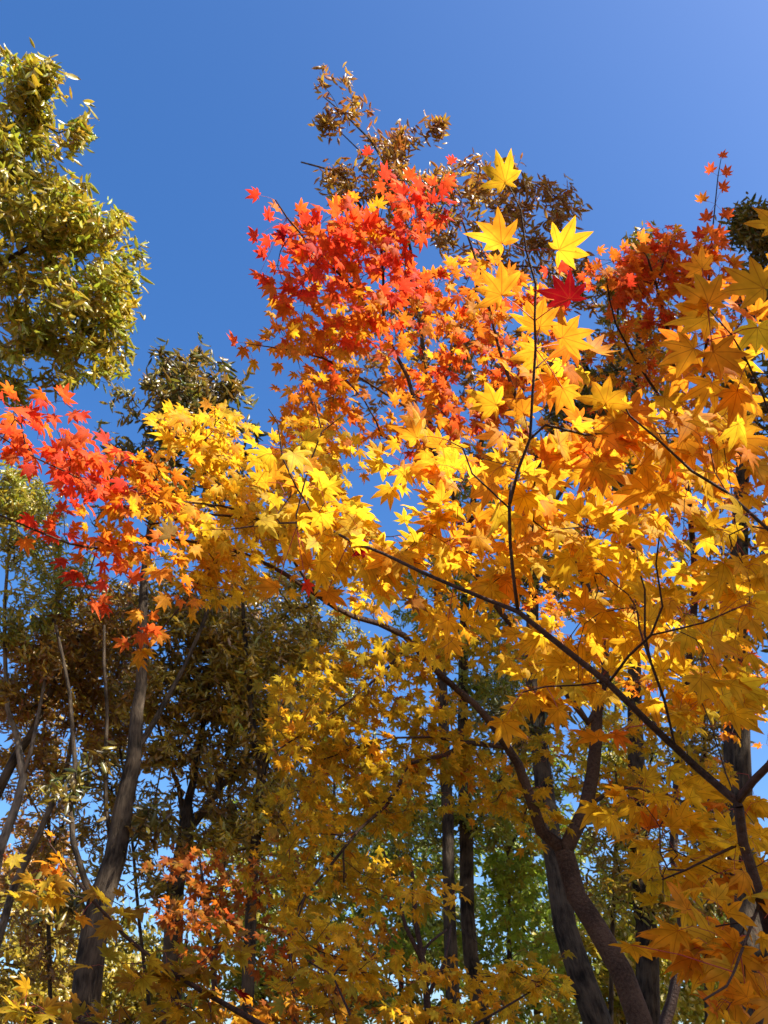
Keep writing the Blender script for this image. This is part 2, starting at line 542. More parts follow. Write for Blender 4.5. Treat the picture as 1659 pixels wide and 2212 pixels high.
def maple_spray(tree, blobs, mixd, size, label=None, far=False, dens=1., dsp=1., back=0., pairs=(2, 3), droop=.55, petr=.0006, noise=.33, gap=.055, face=None, tmpl=None):
    t = np.concatenate([blob_targets((*b[:4], b[4] + back, b[5] * dsp, max(2, round(b[6] * dens)))) for b in blobs])
    tips, dirs = tree.grow(t)
    pos, ax, pa = [], [], []
    for k in range(len(t)):
        d = dirs[k]
        n = rng.integers(pairs[0], pairs[1] + 1)
        side = np.cross(d, nrm(np.array([0, 0, 1.0]) + rng.normal(0, .35, 3))); side /= max(np.linalg.norm(side), 1e-6)
        up = np.cross(side, d)
        for j in range(n):
            b = tips[k] - d * j * gap * rng.uniform(.8, 1.2)
            sd = side if j % 2 == 0 else nrm(side * .75 + up * rng.choice([-1, 1]) * .6)
            for sgn in (-1, 1):
                if rng.random() < .12: continue
                pd = nrm(d * rng.uniform(.3, .9) + sgn * sd + rng.normal(0, .25, 3) + np.array([0, 0, -.15]))
                L = size * rng.uniform(.35, .75)
                pos.append(b + pd * L); pa.append(b); ax.append(pd)
        if rng.random() < .5:
            pd = nrm(d + rng.normal(0, .2, 3)); pos.append(tips[k] + pd * size * .3); pa.append(tips[k]); ax.append(pd)
    pos, ax, pa = np.array(pos), np.array(ax), np.array(pa)
    N = len(pos)
    axis = nrm(ax + np.array([0, 0, -droop]) * rng.uniform(.2, 1.6, (N, 1)) + rng.normal(0, .35, (N, 3)))
    nor = light_face(N, noise) if face is None else nrm(face + rng.normal(0, noise, (N, 3)))
    col = pick(mixd, N)
    edge = pick({'orange': 1, 'redor': .6, 'amber': 1}, N)
    edge = np.minimum(edge, col * 1.25 + .02)
    sz = size * np.clip(rng.normal(.56, .085, N), .34, .78)
    h = rng.integers(0, 3, N)
    parts = []
    if far:
        o = leaf_mesh('crown', tmpl or MAPLE_S, pos, axis, nor, sz, col, M_MAPLE_FAR, tree.root, tree.base, edge, label=label)
    else:
        for k, tm in enumerate((MAPLE_A, MAPLE_B, MAPLE_C)):
            pass
        i1 = h < 2
        o = leaf_mesh('crown', MAPLE_A, pos[i1], axis[i1], nor[i1], sz[i1], col[i1], M_MAPLE, tree.root, tree.base, edge[i1], label=label)
        leaf_mesh('crown', MAPLE_B, pos[~i1], axis[~i1], nor[~i1], sz[~i1], col[~i1], M_MAPLE, tree.root, tree.base, edge[~i1], label=label)
    if petr:
        v, q, uv = tube_arrays(petiole_tubes(pa, pos, petr))
        po = make_mesh('petioles', v, None, M_PETIOLE, o, None, None, quads=q)
        po.data.transform(__import__('mathutils').Matrix.Translation(Vector(-tree.base)))
        po['kind'] = 'stuff'


def hero_leaf(tree, u, v, d, size, ang, key, twist=0., label=None, tilt=.3):
    """one leaf hung at (u, v): its tip points along ang (degrees, 0 = picture right, 90 = up) in the plane it hangs in"""
    p = P(u, v, d)
    a = R(ang)
    ax = RGT * math.cos(a) + UPV * math.sin(a)
    pos = p - ax * size * .28
    Pn = np.array(tree.p)
    k = int(np.argmin(np.linalg.norm(Pn - (pos - ax * .03), axis=1)))
    return (tree, pos, ax, size, key, Pn[k], label, tilt)


def build_heroes(hs):
    for tree, pos, ax, size, key, anchor, label, tilt in hs:
        nor = nrm(SUN * .9 + FWD * 1.0 + rng.normal(0, tilt * .7, 3))[None]
        o = leaf_mesh('leaf', MAPLE_A, pos[None], ax[None], nor, np.array([size * .56]), pick({'gold': {'gold': 2, 'amber': 3}, 'yellow': {'gold': 3, 'yellow': 1}}.get(key, {key: 1}), 1), M_MAPLE, tree.root, tree.base,
                      pick({'orange': 1}, 1) if key in ('gold', 'amber', 'yellow') else None, curl=.08, label=label)
        v, q, uv = tube_arrays([(np.array([anchor, (anchor + pos) / 2 + np.array([0, 0, .004]), pos]), np.array([.0009, .0007, .0007]), 4, 0)])
        po = make_mesh('petiole', v - tree.base, None, M_PETIOLE, o, None, None, quads=q)


def oak_crown(tree, blobs, mixd, size, per=8, dens=1.6, droop=.35, tmpl=None, label=None, spread=1.2, mat=None, name='crown', noise=.55, pts=None):
    t = pts if pts is not None else np.concatenate([clump_targets((*b[:6], max(2, round(b[6] * dens)))) for b in blobs])
    tips, dirs = tree.grow(t)
    n = len(t) * per
    d = np.repeat(dirs, per, 0); b = np.repeat(tips, per, 0)
    s = np.tile(np.arange(per), len(t)) / per
    b = b - d * (s * size * 2.4 * spread)[:, None] + rng.normal(0, size * .07, (n, 3))
    ref = nrm(np.cross(d, np.array([.3, .2, 1.0])))
    rad = rot_about(ref, d, rng.uniform(0, 6.28, n))
    axis = nrm(d * rng.uniform(.2, 1.0, (n, 1)) + rad + np.array([0, 0, -droop]) + rng.normal(0, .2, (n, 3)))
    nor = light_face(n, noise)
    sz = size * np.clip(rng.normal(1, .2, n), .5, 1.5)
    # neighbouring leaves on one shoot turn together
    sh = pick(mixd, len(t)); col = .55 * np.repeat(sh, per, 0) + .45 * pick(mixd, n)
    leaf_mesh(name, tmpl or OAK, b, axis, nor, sz, col, mat or M_OAK, tree.root, tree.base, None, curl=.12, label=label)


def ground_at(p):
    return np.array([p[0], p[1], 0.0])


def trunk_to_ground(pts, flare=1.35, lean=(0, 0)):
    """prepend the part of the trunk below the picture, down to the soil"""
    q = uvd(pts)
    x, y, z, r = q[0]
    d = np.array(q[0][:3]) - np.array(q[1][:3]); d = d / max(abs(d[2]), 1e-3) * z
    d = np.clip(d[:2], -.35 * z, .35 * z)
    b = np.array([x + d[0] * .6 + lean[0], y + d[1] * .6 + lean[1], -.05])
    m = (b + np.array([x, y, z])) / 2 + np.array([d[0] * .06, 0, 0])
    return [(b[0], b[1], -.05, r * flare), (m[0], m[1], m[2], r * 1.12)] + q, np.array([b[0], b[1], 0])


# ------------------------------------------------------------------ ground
m, n, l = new_mat('leaf_litter')
out = n.new('ShaderNodeOutputMaterial'); pr = n.new('ShaderNodeBsdfPrincipled')
tc = n.new('ShaderNodeTexCoord'); vo = n.new('ShaderNodeTexVoronoi'); vo.inputs['Scale'].default_value = 9
no = n.new('ShaderNodeTexNoise'); no.inputs['Scale'].default_value = .7
l.new(tc.outputs['Object'], vo.inputs['Vector']); l.new(tc.outputs['Object'], no.inputs['Vector'])
rp = n.new('ShaderNodeValToRGB')
for pos_, c_ in ((.2, (.10, .055, .025, 1)), (.6, (.22, .12, .04, 1))):
    e = rp.color_ramp.elements.new(pos_); e.color = c_
rp.color_ramp.elements[0].color = (.05, .03, .015, 1); rp.color_ramp.elements[-1].color = (.30, .19, .06, 1)
sx_ = n.new('ShaderNodeSeparateColor'); l.new(vo.outputs['Color'], sx_.inputs[0]); l.new(sx_.outputs[0], rp.inputs[0])
l.new(rp.outputs[0], pr.inputs['Base Color']); pr.inputs['Roughness'].default_value = .9
l.new(pr.outputs[0], out.inputs[0])
g = 60
gx = np.linspace(-1, 1, g); gx = np.sign(gx) * np.abs(gx) ** 2.5 * 900
X, Y = np.meshgrid(gx, gx)
Z = .06 * np.sin(X * .5) * np.cos(Y * .43)
ii = np.arange(g * g).reshape(g, g)
gq = np.stack([ii[:-1, :-1], ii[:-1, 1:], ii[1:, 1:], ii[1:, :-1]], 2).reshape(-1, 4)
go = make_mesh('ground', np.stack([X, Y, Z - .06], 2).reshape(-1, 3), None, m, quads=gq)
go['kind'] = 'structure'

SHADE = [(6.6, -3.25, 9.2, 1.35, .8, 380), (6.9, -.7, 10.6, 1.45, 1, 470), (8.1, 2.7, 18, 1.4, 1, 480), (9.7, 5.2, 18.7, 1.9, 1.5, 380), (12.8, 8.6, 21, 3, 2, 360)]
# ------------------------------------------------------------------ near maple with large leaves, right
DN = 1.42
tA = Tree('maple_tree', 'thin dark-stemmed maple close by, forking beside the right edge, with the largest golden leaves', 'maple tree',
          (.80, 1.42, 0), M_BARK_TWIG, step=.05, tip=.0009)
tA.limb([(.80, 1.42, -.05, .016), (.78, 1.43, .8, .014), (.72, 1.42, 1.5, .0115)] + uvd([
    (1668, 2040, 1.56, 21), (1646, 1953, 1.55, 20), (1626, 1886, 1.54, 20), (1605, 1819, 1.52, 19), (1595, 1742, 1.5, 19)]), 'trunk', False)
tA.limb(uvd([(1592, 1732, 1.5, 16), (1505, 1658, 1.48, 15), (1404, 1564, 1.45, 14), (1314, 1476, 1.43, 13.5), (1229, 1409, 1.42, 13), (1156, 1351, 1.42, 12),
             (1119, 1321, 1.42, 11), (1049, 1294, 1.43, 9), (913, 1237, 1.46, 8), (829, 1196, 1.5, 7), (755, 1167, 1.55, 6), (685, 1128, 1.6, 5),
             (605, 1130, 1.66, 4), (500, 1143, 1.72, 3)]))
tA.limb(uvd([(1594, 1730, 1.5, 16), (1626, 1688, 1.47, 15), (1662, 1652, 1.44, 14), (1720, 1560, 1.42, 12), (1760, 1380, 1.40, 11), (1720, 1210, 1.38, 9),
             (1659, 1143, 1.38, 7), (1570, 1063, 1.37, 6.5), (1495, 1018, 1.36, 6), (1420, 948, 1.35, 5), (1360, 898, 1.34, 4), (1335, 850, 1.33, 2.5)]))
tA.limb(uvd([(1119, 1321, 1.42, 8), (1109, 1245, 1.41, 7.5), (1102, 1173, 1.40, 7.5), (1100, 1093, 1.40, 7), (1120, 1013, 1.38, 7), (1145, 948, 1.37, 6.5), (1150, 858, 1.36, 6),
             (1157, 753, 1.35, 6), (1155, 693, 1.34, 5), (1157, 613, 1.33, 5), (1137, 543, 1.32, 4.5), (1125, 453, 1.31, 3.5), (1100, 403, 1.30, 2.5)]))
tA.limb(uvd([(1100, 1098, 1.40, 4), (1060, 1060, 1.41, 4), (1020, 1023, 1.42, 4), (1000, 968, 1.42, 3), (960, 948, 1.43, 2)]))
tA.limb(uvd([(685, 1128, 1.6, 4), (655, 1075, 1.6, 4), (640, 1053, 1.6, 4), (610, 988, 1.6, 3.5), (600, 913, 1.6, 3), (580, 883, 1.6, 2.5)]))
tA.limb(uvd([(700, 1136, 1.6, 3), (640, 1140, 1.62, 4), (640, 1113, 1.62, 4.5), (655, 1053, 1.63, 4.5), (695, 933, 1.65, 4), (740, 898, 1.66, 3)]))
tA.limb(uvd([(695, 933, 1.65, 4), (686, 895, 1.66, 3), (680, 868, 1.66, 2.5)]))
tA.limb(uvd([(1457, 1606, 1.46, 6), (1435, 1512, 1.45, 6), (1406, 1431, 1.44, 5.5), (1393, 1372, 1.43, 5), (1393, 1273, 1.42, 4), (1384, 1244, 1.42, 3)]))
tA.limb(uvd([(1314, 1476, 1.43, 6), (1358, 1417, 1.42, 6), (1406, 1372, 1.41, 5.5), (1431, 1310, 1.40, 5), (1417, 1218, 1.39, 4), (1424, 1160, 1.38, 3)]))
tA.limb(uvd([(1406, 1372, 1.41, 4), (1460, 1360, 1.41, 4), (1520, 1345, 1.40, 3.5), (1600, 1310, 1.4, 3)]))
tA.limb(uvd([(1720, 1210, 1.38, 7), (1690, 1000, 1.34, 6), (1650, 860, 1.3, 5), (1615, 783, 1.28, 5), (1580, 723, 1.27, 4), (1530, 668, 1.26, 3)]))
tA.limb(uvd([(1690, 1000, 1.34, 5), (1690, 760, 1.26, 4), (1668, 610, 1.22, 3)]))
tA.limb(uvd([(1310, 1472, 1.43, 4), (1250, 1480, 1.43, 4), (1180, 1483, 1.44, 3.5), (1130, 1495, 1.45, 3)]))
tA.limb(uvd([(1600, 1822, 1.52, 6), (1540, 1850, 1.55, 5), (1480, 1880, 1.6, 4), (1430, 1900, 1.62, 3)]))
tA.limb(uvd([(1640, 1953, 1.54, 7), (1600, 2060, 1.4, 6), (1570, 2130, 1.3, 5), (1520, 2160, 1.25, 4)]))
GO = {'yellow': 5, 'gold': 4, 'amber': .9, 'orange': .25}
OG = {'gold': 2.6, 'amber': 3.4, 'orange': 2.2, 'yellow': 1}
H = []
for a in [(1085, 358, 1.30, .083, 100, 'gold'), (1060, 492, 1.32, .098, 125, 'gold'), (1242, 520, 1.32, .094, 30, 'gold'), (1062, 606, 1.33, .092, 125, 'amber'),
          (1172, 672, 1.36, .086, 80, 'amber'), (1252, 712, 1.33, .100, 25, 'amber'), (1043, 858, 1.36, .085, 150, 'gold'), (1128, 862, 1.40, .080, 95, 'amber'),
          (1226, 868, 1.37, .080, -70, 'gold'), (1318, 832, 1.33, .098, 75, 'yellow'), (1318, 880, 1.34, .075, -175, 'yellow'), (1210, 765, 1.40, .085, -140, 'orange'),
          (1608, 598, 1.20, .098, 150, 'yellow'), (1520, 615, 1.27, .092, 105, 'amber'), (1490, 700, 1.26, .098, -160, 'gold'), (1468, 778, 1.28, .090, -140, 'gold'),
          (1650, 470, 1.2, .07, 150, 'gold'), (1580, 880, 1.30, .085, -110, 'gold'), (1575, 780, 1.28, .09, -30, 'amber'), (1630, 745, 1.26, .085, -100, 'yellow'),
          (872, 935, 1.44, .082, 160, 'gold'), (940, 935, 1.46, .075, 110, 'amber'), (548, 1035, 1.62, .082, 165, 'gold'), (358, 1135, 1.74, .075, 120, 'tan'),
          (575, 1255, 1.66, .085, 150, 'gold'), (712, 1305, 1.6, .08, -80, 'amber'), (660, 1200, 1.62, .075, 110, 'amber'), (958, 1368, 1.45, .085, -110, 'gold'),
          (1500, 560, 1.3, .06, 130, 'gold'), (1095, 1590, 1.42, .085, -75, 'yellow'), (1280, 1565, 1.42, .08, 110, 'gold'), (1203, 1560, 1.43, .075, -95, 'yellow'),
          (1350, 1578, 1.44, .06, 20, 'orange'), (1370, 2075, 1.4, .08, -80, 'gold'), (1575, 2150, 1.4, .085, 175, 'amber'), (1560, 2040, 1.42, .075, -170, 'gold')]:
    H.append(hero_leaf(tA, *a))
H.append(hero_leaf(tA, 1215, 612, 1.34, .092, 115, 'deep', label='deep crimson leaf among golden ones'))
H.append(hero_leaf(tA, 672, 1268, 1.6, .045, -35, 'red', label='small scarlet leaf'))
H.append(hero_leaf(tA, 772, 1185, 1.56, .055, 175, 'deep', label='small dark red leaf'))
H.append(hero_leaf(tA, 900, 1315, 1.5, .06, -70, 'brown', label='withered brown leaf'))
build_heroes(H)
maple_spray(tA, [(1190, 800, 60, 70, 1.42, .06, 4), (1350, 930, 110, 70, 1.36, .08, 7), (1560, 950, 110, 110, 1.36, .08, 8), (1590, 700, 80, 120, 1.3, .06, 5)], OG, .088, dens=.85, dsp=2.6, back=.14, label='orange gold leaf sprays')
maple_spray(tA, [(960, 1010, 130, 80, 1.46, .07, 9), (1150, 1010, 110, 80, 1.42, .06, 8), (960, 1130, 130, 70, 1.5, .06, 8), (1150, 1130, 110, 70, 1.45, .06, 7),
                 (1380, 1060, 140, 70, 1.42, .06, 9)], {'gold': 4, 'amber': 1.6, 'orange': .6, 'yellow': 2}, .082, dens=.88, dsp=5, back=.28, label='amber leaf sprays')
maple_spray(tA, [(1330, 1190, 130, 70, 1.45, .07, 9), (1560, 1180, 120, 80, 1.42, .08, 10), (1330, 1320, 130, 80, 1.46, .06, 10), (1560, 1330, 120, 80, 1.42, .08, 11),
                 (1120, 1240, 120, 60, 1.46, .05, 7), (1150, 1400, 100, 60, 1.47, .05, 6), (1370, 1450, 120, 60, 1.46, .06, 8), (1570, 1480, 110, 80, 1.45, .08, 11),
                 (1230, 1510, 110, 50, 1.45, .05, 5), (1010, 1330, 90, 50, 1.5, .05, 4)], GO, .080, dens=.88, dsp=5, back=.28, label='bright golden leaf sprays')
maple_spray(tA, [(760, 1110, 110, 70, 1.66, .08, 7), (860, 1220, 100, 60, 1.58, .08, 6), (650, 1010, 80, 80, 1.7, .08, 4)], {'yellow': 4, 'gold': 2, 'amber': .5}, .076,
            'yellow leaf sprays at the branch end')
maple_spray(tA, [(1450, 1740, 170, 60, 1.62, .1, 10), (1600, 1840, 80, 80, 1.6, .1, 5), (1470, 1880, 120, 60, 1.66, .1, 5)], GO, .076, dens=1, dsp=2.5, back=.1, label='leaf sprays with shade put into their colour', face=nrm(np.array([.25, .35, .85])))
maple_spray(tA, [(1560, 2040, 110, 60, 1.5, .1, 4), (1590, 2150, 90, 50, 1.42, .06, 3), (1430, 2000, 80, 50, 1.55, .06, 2)], {'amber': 2, 'gold': 2, 'orange': .6}, .084, label='shaded orange leaf sprays')
tA.build_wood(branch_min=.1)

# ------------------------------------------------------------------ middle maple with the forked trunk
q, b = trunk_to_ground([(1381, 2204, 3.9, 46), (1344, 2103, 3.92, 43), (1287, 2003, 3.95, 41), (1244, 1936, 3.98, 39), (1222, 1852, 4.0, 38), (1217, 1835, 4.0, 37)])


def deep_b(rows, k=2):
    """the left bough reaches nearer to the viewer, the red top leans away"""
    out = []
    for r in rows:
        r = list(r); u, v, d = r[0], r[1], r[k]
        wl = np.clip((760 - u) / 300, 0, 1) * np.clip((v - 830) / 60, 0, 1) * np.clip((1480 - v) / 100, 0, 1)
        wt = np.clip((1000 - v) / 250, 0, 1) * np.clip((u - 450) / 100, 0, 1)
        r[k] = d * (1 + .11 * wt) - wl * (3.9 - d) * .45
        out.append(tuple(r))
    return out


tB = Tree('maple_tree', 'middle maple with reddish forked trunk, yellow boughs, scarlet leaves at its top and left tip', 'maple tree', b, M_BARK_MAPLE, step=.1, tip=.0012, twig_bark=M_BARK_TWIG)
tB.limb(q, 'trunk', False)
tB.limb(uvd(deep_b([(1216, 1835, 4.0, 28), (1170, 1795, 3.98, 25), (1146, 1725, 3.95, 22), (1120, 1651, 3.92, 20), (1103, 1625, 3.9, 18), (1060, 1560, 3.87, 16), (1027, 1523, 3.84, 15), (946, 1453, 3.78, 14),
             (873, 1373, 3.7, 13), (818, 1347, 3.64, 12), (763, 1332, 3.58, 11), (726, 1314, 3.54, 10), (682, 1284, 3.5, 9.5), (616, 1240, 3.42, 9), (542, 1203, 3.35, 8), (480, 1180, 3.28, 7),
             (400, 1168, 3.2, 6), (320, 1160, 3.14, 6), (210, 1185, 3.05, 5), (150, 1175, 3.0, 4), (75, 1145, 2.95, 4), (0, 1113, 2.9, 3)])))
tB.limb(uvd(deep_b([(1221, 1835, 4.0, 31), (1237, 1802, 4.0, 30), (1264, 1748, 4.02, 28), (1280, 1668, 4.03, 26), (1287, 1601, 4.04, 24), (1290, 1534, 4.05, 22), (1310, 1450, 4.05, 20), (1290, 1340, 4.05, 18),
             (1240, 1200, 4.0, 16), (1180, 1050, 3.95, 12), (1130, 900, 3.9, 9), (1080, 760, 3.85, 7), (1040, 600, 3.8, 5), (1000, 480, 3.78, 4)])))
tB.limb(uvd(deep_b([(1094, 1614, 3.9, 12), (1011, 1604, 3.85, 11), (961, 1631, 3.8, 10), (887, 1648, 3.75, 9), (860, 1701, 3.7, 8), (833, 1742, 3.66, 7), (776, 1792, 3.6, 6.5), (709, 1876, 3.5, 6),
             (659, 1936, 3.45, 5), (632, 2020, 3.4, 3)])))
tB.limb(uvd(deep_b([(1011, 1604, 3.85, 6), (930, 1592, 3.8, 6), (843, 1594, 3.75, 4), (700, 1640, 3.7, 3)])))
tB.limb(uvd(deep_b([(890, 1385, 3.7, 7), (840, 1440, 3.65, 6), (760, 1510, 3.6, 5), (660, 1580, 3.55, 4), (600, 1620, 3.5, 3)])))
tB.limb(uvd(deep_b([(1270, 1560, 4.04, 16), (1180, 1440, 3.98, 14), (1080, 1320, 3.9, 13), (1010, 1208, 3.82, 12), (990, 1113, 3.78, 11), (955, 990, 3.72, 10), (905, 898, 3.66, 9), (880, 813, 3.62, 8), (832, 713, 3.58, 7),
             (828, 600, 3.55, 5.5), (815, 440, 3.5, 3.5)])))
tB.limb(uvd(deep_b([(832, 713, 3.58, 5), (760, 620, 3.5, 5), (680, 540, 3.42, 4.5), (620, 470, 3.36, 3.5), (595, 432, 3.32, 2.5)])))
tB.limb(uvd(deep_b([(905, 898, 3.66, 5), (800, 830, 3.55, 5), (700, 775, 3.45, 4), (600, 752, 3.36, 3), (530, 742, 3.3, 2)])))
tB.limb(uvd(deep_b([(682, 1284, 3.5, 7), (600, 1163, 3.35, 6), (550, 1118, 3.28, 6), (480, 1093, 3.2, 5), (390, 1083, 3.12, 4), (300, 1090, 3.05, 3)])))
tB.limb(uvd(deep_b([(560, 1122, 3.28, 6), (430, 1110, 3.2, 5), (325, 1133, 3.1, 5), (260, 1088, 3.05, 5), (210, 1053, 3.0, 5), (150, 1023, 2.96, 4), (75, 988, 2.92, 4), (0, 943, 2.9, 3)])))
tB.limb(uvd(deep_b([(210, 1185, 3.05, 3), (185, 1263, 3.0, 2.5), (165, 1300, 3.0, 2)])))
tB.limb(uvd(deep_b([(480, 1180, 3.28, 4), (400, 1300, 3.2, 3.5), (330, 1380, 3.15, 3), (305, 1430, 3.1, 2)])))
tB.limb(uvd(deep_b([(1287, 1601, 4.04, 12), (1400, 1560, 4.1, 9), (1500, 1600, 4.2, 7), (1620, 1640, 4.2, 4)])))
tB.limb(uvd(deep_b([(1264, 1748, 4.02, 9), (1330, 1700, 4.1, 7), (1440, 1720, 4.2, 5), (1560, 1760, 4.2, 3)])))
RD = {'red': 4.5, 'redor': 3, 'orange': 1}
MX = {'redor': 2, 'orange': 3, 'red': 1.3, 'amber': 2, 'gold': 1.2}
OM = {'amber': 3, 'gold': 2, 'orange': 2.5, 'redor': .8}
hb = []
for a in [(545, 415, 3.3, .075, 150, 'red'), (585, 460, 3.32, .08, 60, 'red'), (540, 508, 3.32, .078, 160, 'red'), (560, 545, 3.3, .078, 170, 'red'), (548, 595, 3.3, .07, 185, 'redor'),
          (497, 730, 3.3, .08, 135, 'redor'), (524, 765, 3.3, .075, -100, 'orange'), (547, 792, 3.3, .075, -95, 'gold'), (598, 800, 3.36, .08, -110, 'amber'), (660, 465, 3.36, .08, 95, 'red'),
          (600, 505, 3.35, .085, 180, 'deep'), (793, 322, 3.5, .06, 100, 'red'), (975, 340, 3.7, .065, 100, 'red'), (973, 382, 3.7, .075, 80, 'red'), (885, 370, 3.6, .08, 95, 'redor'),
          (865, 408, 3.6, .085, 120, 'red'), (932, 385, 3.65, .08, 110, 'orange'), (55, 1185, 2.95, .07, -80, 'orange'), (50, 1130, 2.95, .08, 195, 'red'), (305, 1435, 3.1, .08, -60, 'gold'),
          (312, 1395, 3.1, .08, -50, 'yellow'), (632, 1290, 3.3, .07, -60, 'yellow')]:
    a = deep_b([a])[0]; hb.append(hero_leaf(tB, *a[:3], a[3] * 1.15, *a[4:], tilt=.3))
build_heroes(hb)
maple_spray(tB, deep_b([(690, 510, 120, 70, 3.45, .25, 24), (630, 590, 70, 60, 3.4, .2, 11), (820, 530, 120, 90, 3.55, .25, 20), (890, 430, 100, 50, 3.6, .2, 11), (800, 620, 130, 60, 3.6, .25, 15)], 4), RD, .096,
            'scarlet leaves at the top', dens=.72, dsp=1.6)
maple_spray(tB, deep_b([(720, 680, 150, 80, 3.5, .3, 26), (850, 740, 160, 110, 3.65, .3, 36), (1000, 640, 150, 120, 3.8, .3, 34), (1060, 800, 170, 120, 3.9, .3, 38), (900, 890, 140, 80, 3.8, .3, 24),
                 (1150, 640, 90, 90, 3.9, .2, 12), (770, 480, 60, 50, 3.5, .15, 8)], 4), MX, .094, 'orange and red upper leaves', dens=.72, dsp=1.6)
maple_spray(tB, deep_b([(640, 720, 80, 60, 3.45, .2, 15), (690, 830, 90, 70, 3.5, .25, 16), (680, 920, 90, 40, 3.55, .25, 9), (1000, 960, 180, 60, 3.9, .2, 18), (1160, 950, 150, 80, 4.0, .2, 14), (740, 900, 100, 90, 3.6, .2, 20), (640, 880, 60, 80, 3.5, .2, 9)], 4), OM, .076,
            'amber leaves below the red top', dens=.72, dsp=1.6)
maple_spray(tB, deep_b([(80, 930, 120, 70, 2.95, .15, 20), (190, 980, 90, 70, 3.0, .15, 15), (130, 1040, 110, 40, 3.0, .15, 8), (120, 1120, 60, 40, 3.0, .15, 5), (200, 1220, 70, 60, 3.05, .12, 10), (260, 1060, 70, 70, 3.05, .1, 7), (110, 870, 40, 25, 2.95, .1, 4)], 4),
            {'red': 3, 'redor': 3, 'orange': 1.2}, .076, 'scarlet leaves at the left bough end', dens=.52, dsp=1.6)
maple_spray(tB, deep_b([(330, 1090, 90, 80, 3.1, .18, 18), (240, 1150, 110, 60, 3.05, .18, 14), (310, 1180, 90, 50, 3.1, .15, 9), (300, 980, 60, 50, 3.1, .1, 6), (300, 1340, 45, 50, 3.1, .1, 5), (370, 1270, 60, 60, 3.15, .1, 6)], 4),
            {'orange': 3, 'amber': 3, 'redor': 1.2, 'gold': 2}, .074, 'orange leaves along the left bough', dens=.55, dsp=1.6)
maple_spray(tB, deep_b([(430, 930, 80, 60, 3.2, .15, 13), (480, 1000, 90, 70, 3.25, .2, 18), (430, 1090, 120, 70, 3.2, .2, 20), (560, 1090, 110, 80, 3.3, .2, 22), (690, 1010, 70, 70, 3.4, .2, 15), (640, 1150, 120, 70, 3.4, .2, 20),
                 (450, 1190, 120, 50, 3.25, .15, 15), (760, 1210, 100, 60, 3.6, .2, 14), (480, 1250, 110, 40, 3.25, .15, 8), (800, 1280, 90, 40, 3.6, .2, 8), (390, 900, 40, 30, 3.2, .1, 4), (720, 970, 90, 70, 3.5, .2, 14), (620, 1000, 60, 60, 3.4, .2, 8)], 4),
            {'yellow': 5, 'gold': 3, 'amber': 1}, .074, 'bright yellow leaves in the middle', dens=1., dsp=1.7)
LOW = {'yellow': 2, 'gold': 2.4, 'amber': .7, 'mustard': 4, 'olive': .8, 'orange': .12}  # mustard-heavy mix paints extra shade into the low leaves' colour
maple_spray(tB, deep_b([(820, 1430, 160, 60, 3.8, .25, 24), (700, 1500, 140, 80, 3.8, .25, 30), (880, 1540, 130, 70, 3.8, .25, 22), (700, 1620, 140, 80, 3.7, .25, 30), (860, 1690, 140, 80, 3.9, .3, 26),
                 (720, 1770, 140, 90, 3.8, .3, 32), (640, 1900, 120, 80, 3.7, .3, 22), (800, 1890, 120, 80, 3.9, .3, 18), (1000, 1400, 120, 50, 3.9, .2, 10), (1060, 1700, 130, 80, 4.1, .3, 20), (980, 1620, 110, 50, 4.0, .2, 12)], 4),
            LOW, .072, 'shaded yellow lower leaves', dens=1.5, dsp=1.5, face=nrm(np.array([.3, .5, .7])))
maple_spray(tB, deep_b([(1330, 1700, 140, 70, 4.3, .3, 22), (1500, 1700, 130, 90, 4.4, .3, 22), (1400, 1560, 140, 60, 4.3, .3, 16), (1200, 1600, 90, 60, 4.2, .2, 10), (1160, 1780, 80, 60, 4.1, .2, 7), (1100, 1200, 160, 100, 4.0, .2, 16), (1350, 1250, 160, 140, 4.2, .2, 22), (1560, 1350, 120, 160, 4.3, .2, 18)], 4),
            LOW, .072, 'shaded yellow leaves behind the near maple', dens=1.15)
tB.build_wood(branch_min=.1)

# ------------------------------------------------------------------ red maple behind, right
q, b = trunk_to_ground([(1438, 2204, 5.0, 22), (1451, 2164, 5.0, 20), (1475, 2020, 5.0, 18), (1462, 1900, 5.0, 17), (1455, 1835, 5.0, 16), (1470, 1600, 5.0, 15), (1500, 1300, 4.9, 14), (1490, 1100, 4.8, 12), (1470, 900, 4.7, 10), (1440, 700, 4.6, 7), (1400, 560, 4.5, 4)])
tE = Tree('maple_tree', 'red and orange maple at the right, behind the near golden one, with one tall shoot', 'maple tree', b, M_BARK_TWIG, step=.12, tip=.0013)
tE.limb(q, 'trunk', False)
tE.limb(uvd([(1480, 1000, 4.75, 8), (1520, 800, 4.7, 7), (1530, 640, 4.6, 6), (1535, 540, 4.6, 3.5), (1545, 440, 4.6, 2.5), (1551, 380, 4.6, 2), (1558, 340, 4.6, 1.2)]))
tE.limb(uvd([(1475, 930, 4.7, 7), (1400, 820, 4.6, 6), (1330, 700, 4.5, 4), (1310, 600, 4.4, 3)]))
hb = []
for a in [(1562, 330, 4.6, .05, 70, 'redor'), (1533, 360, 4.6, .065, 100, 'redor'), (1572, 368, 4.6, .065, 60, 'redor'), (1569, 400, 4.6, .07, 40, 'redor'), (1516, 422, 4.6, .07, 100, 'orange'), (1526, 462, 4.6, .08, 95, 'redor'),
          (1570, 455, 4.6, .075, 80, 'redor'), (1510, 500, 4.6, .08, 105, 'red'), (1558, 495, 4.6, .085, 60, 'redor'), (1475, 525, 4.55, .08, 110, 'redor')]:
    hb.append(hero_leaf(tE, *a[:3], a[3] * 1.25, *a[4:], tilt=.25))
build_heroes(hb)
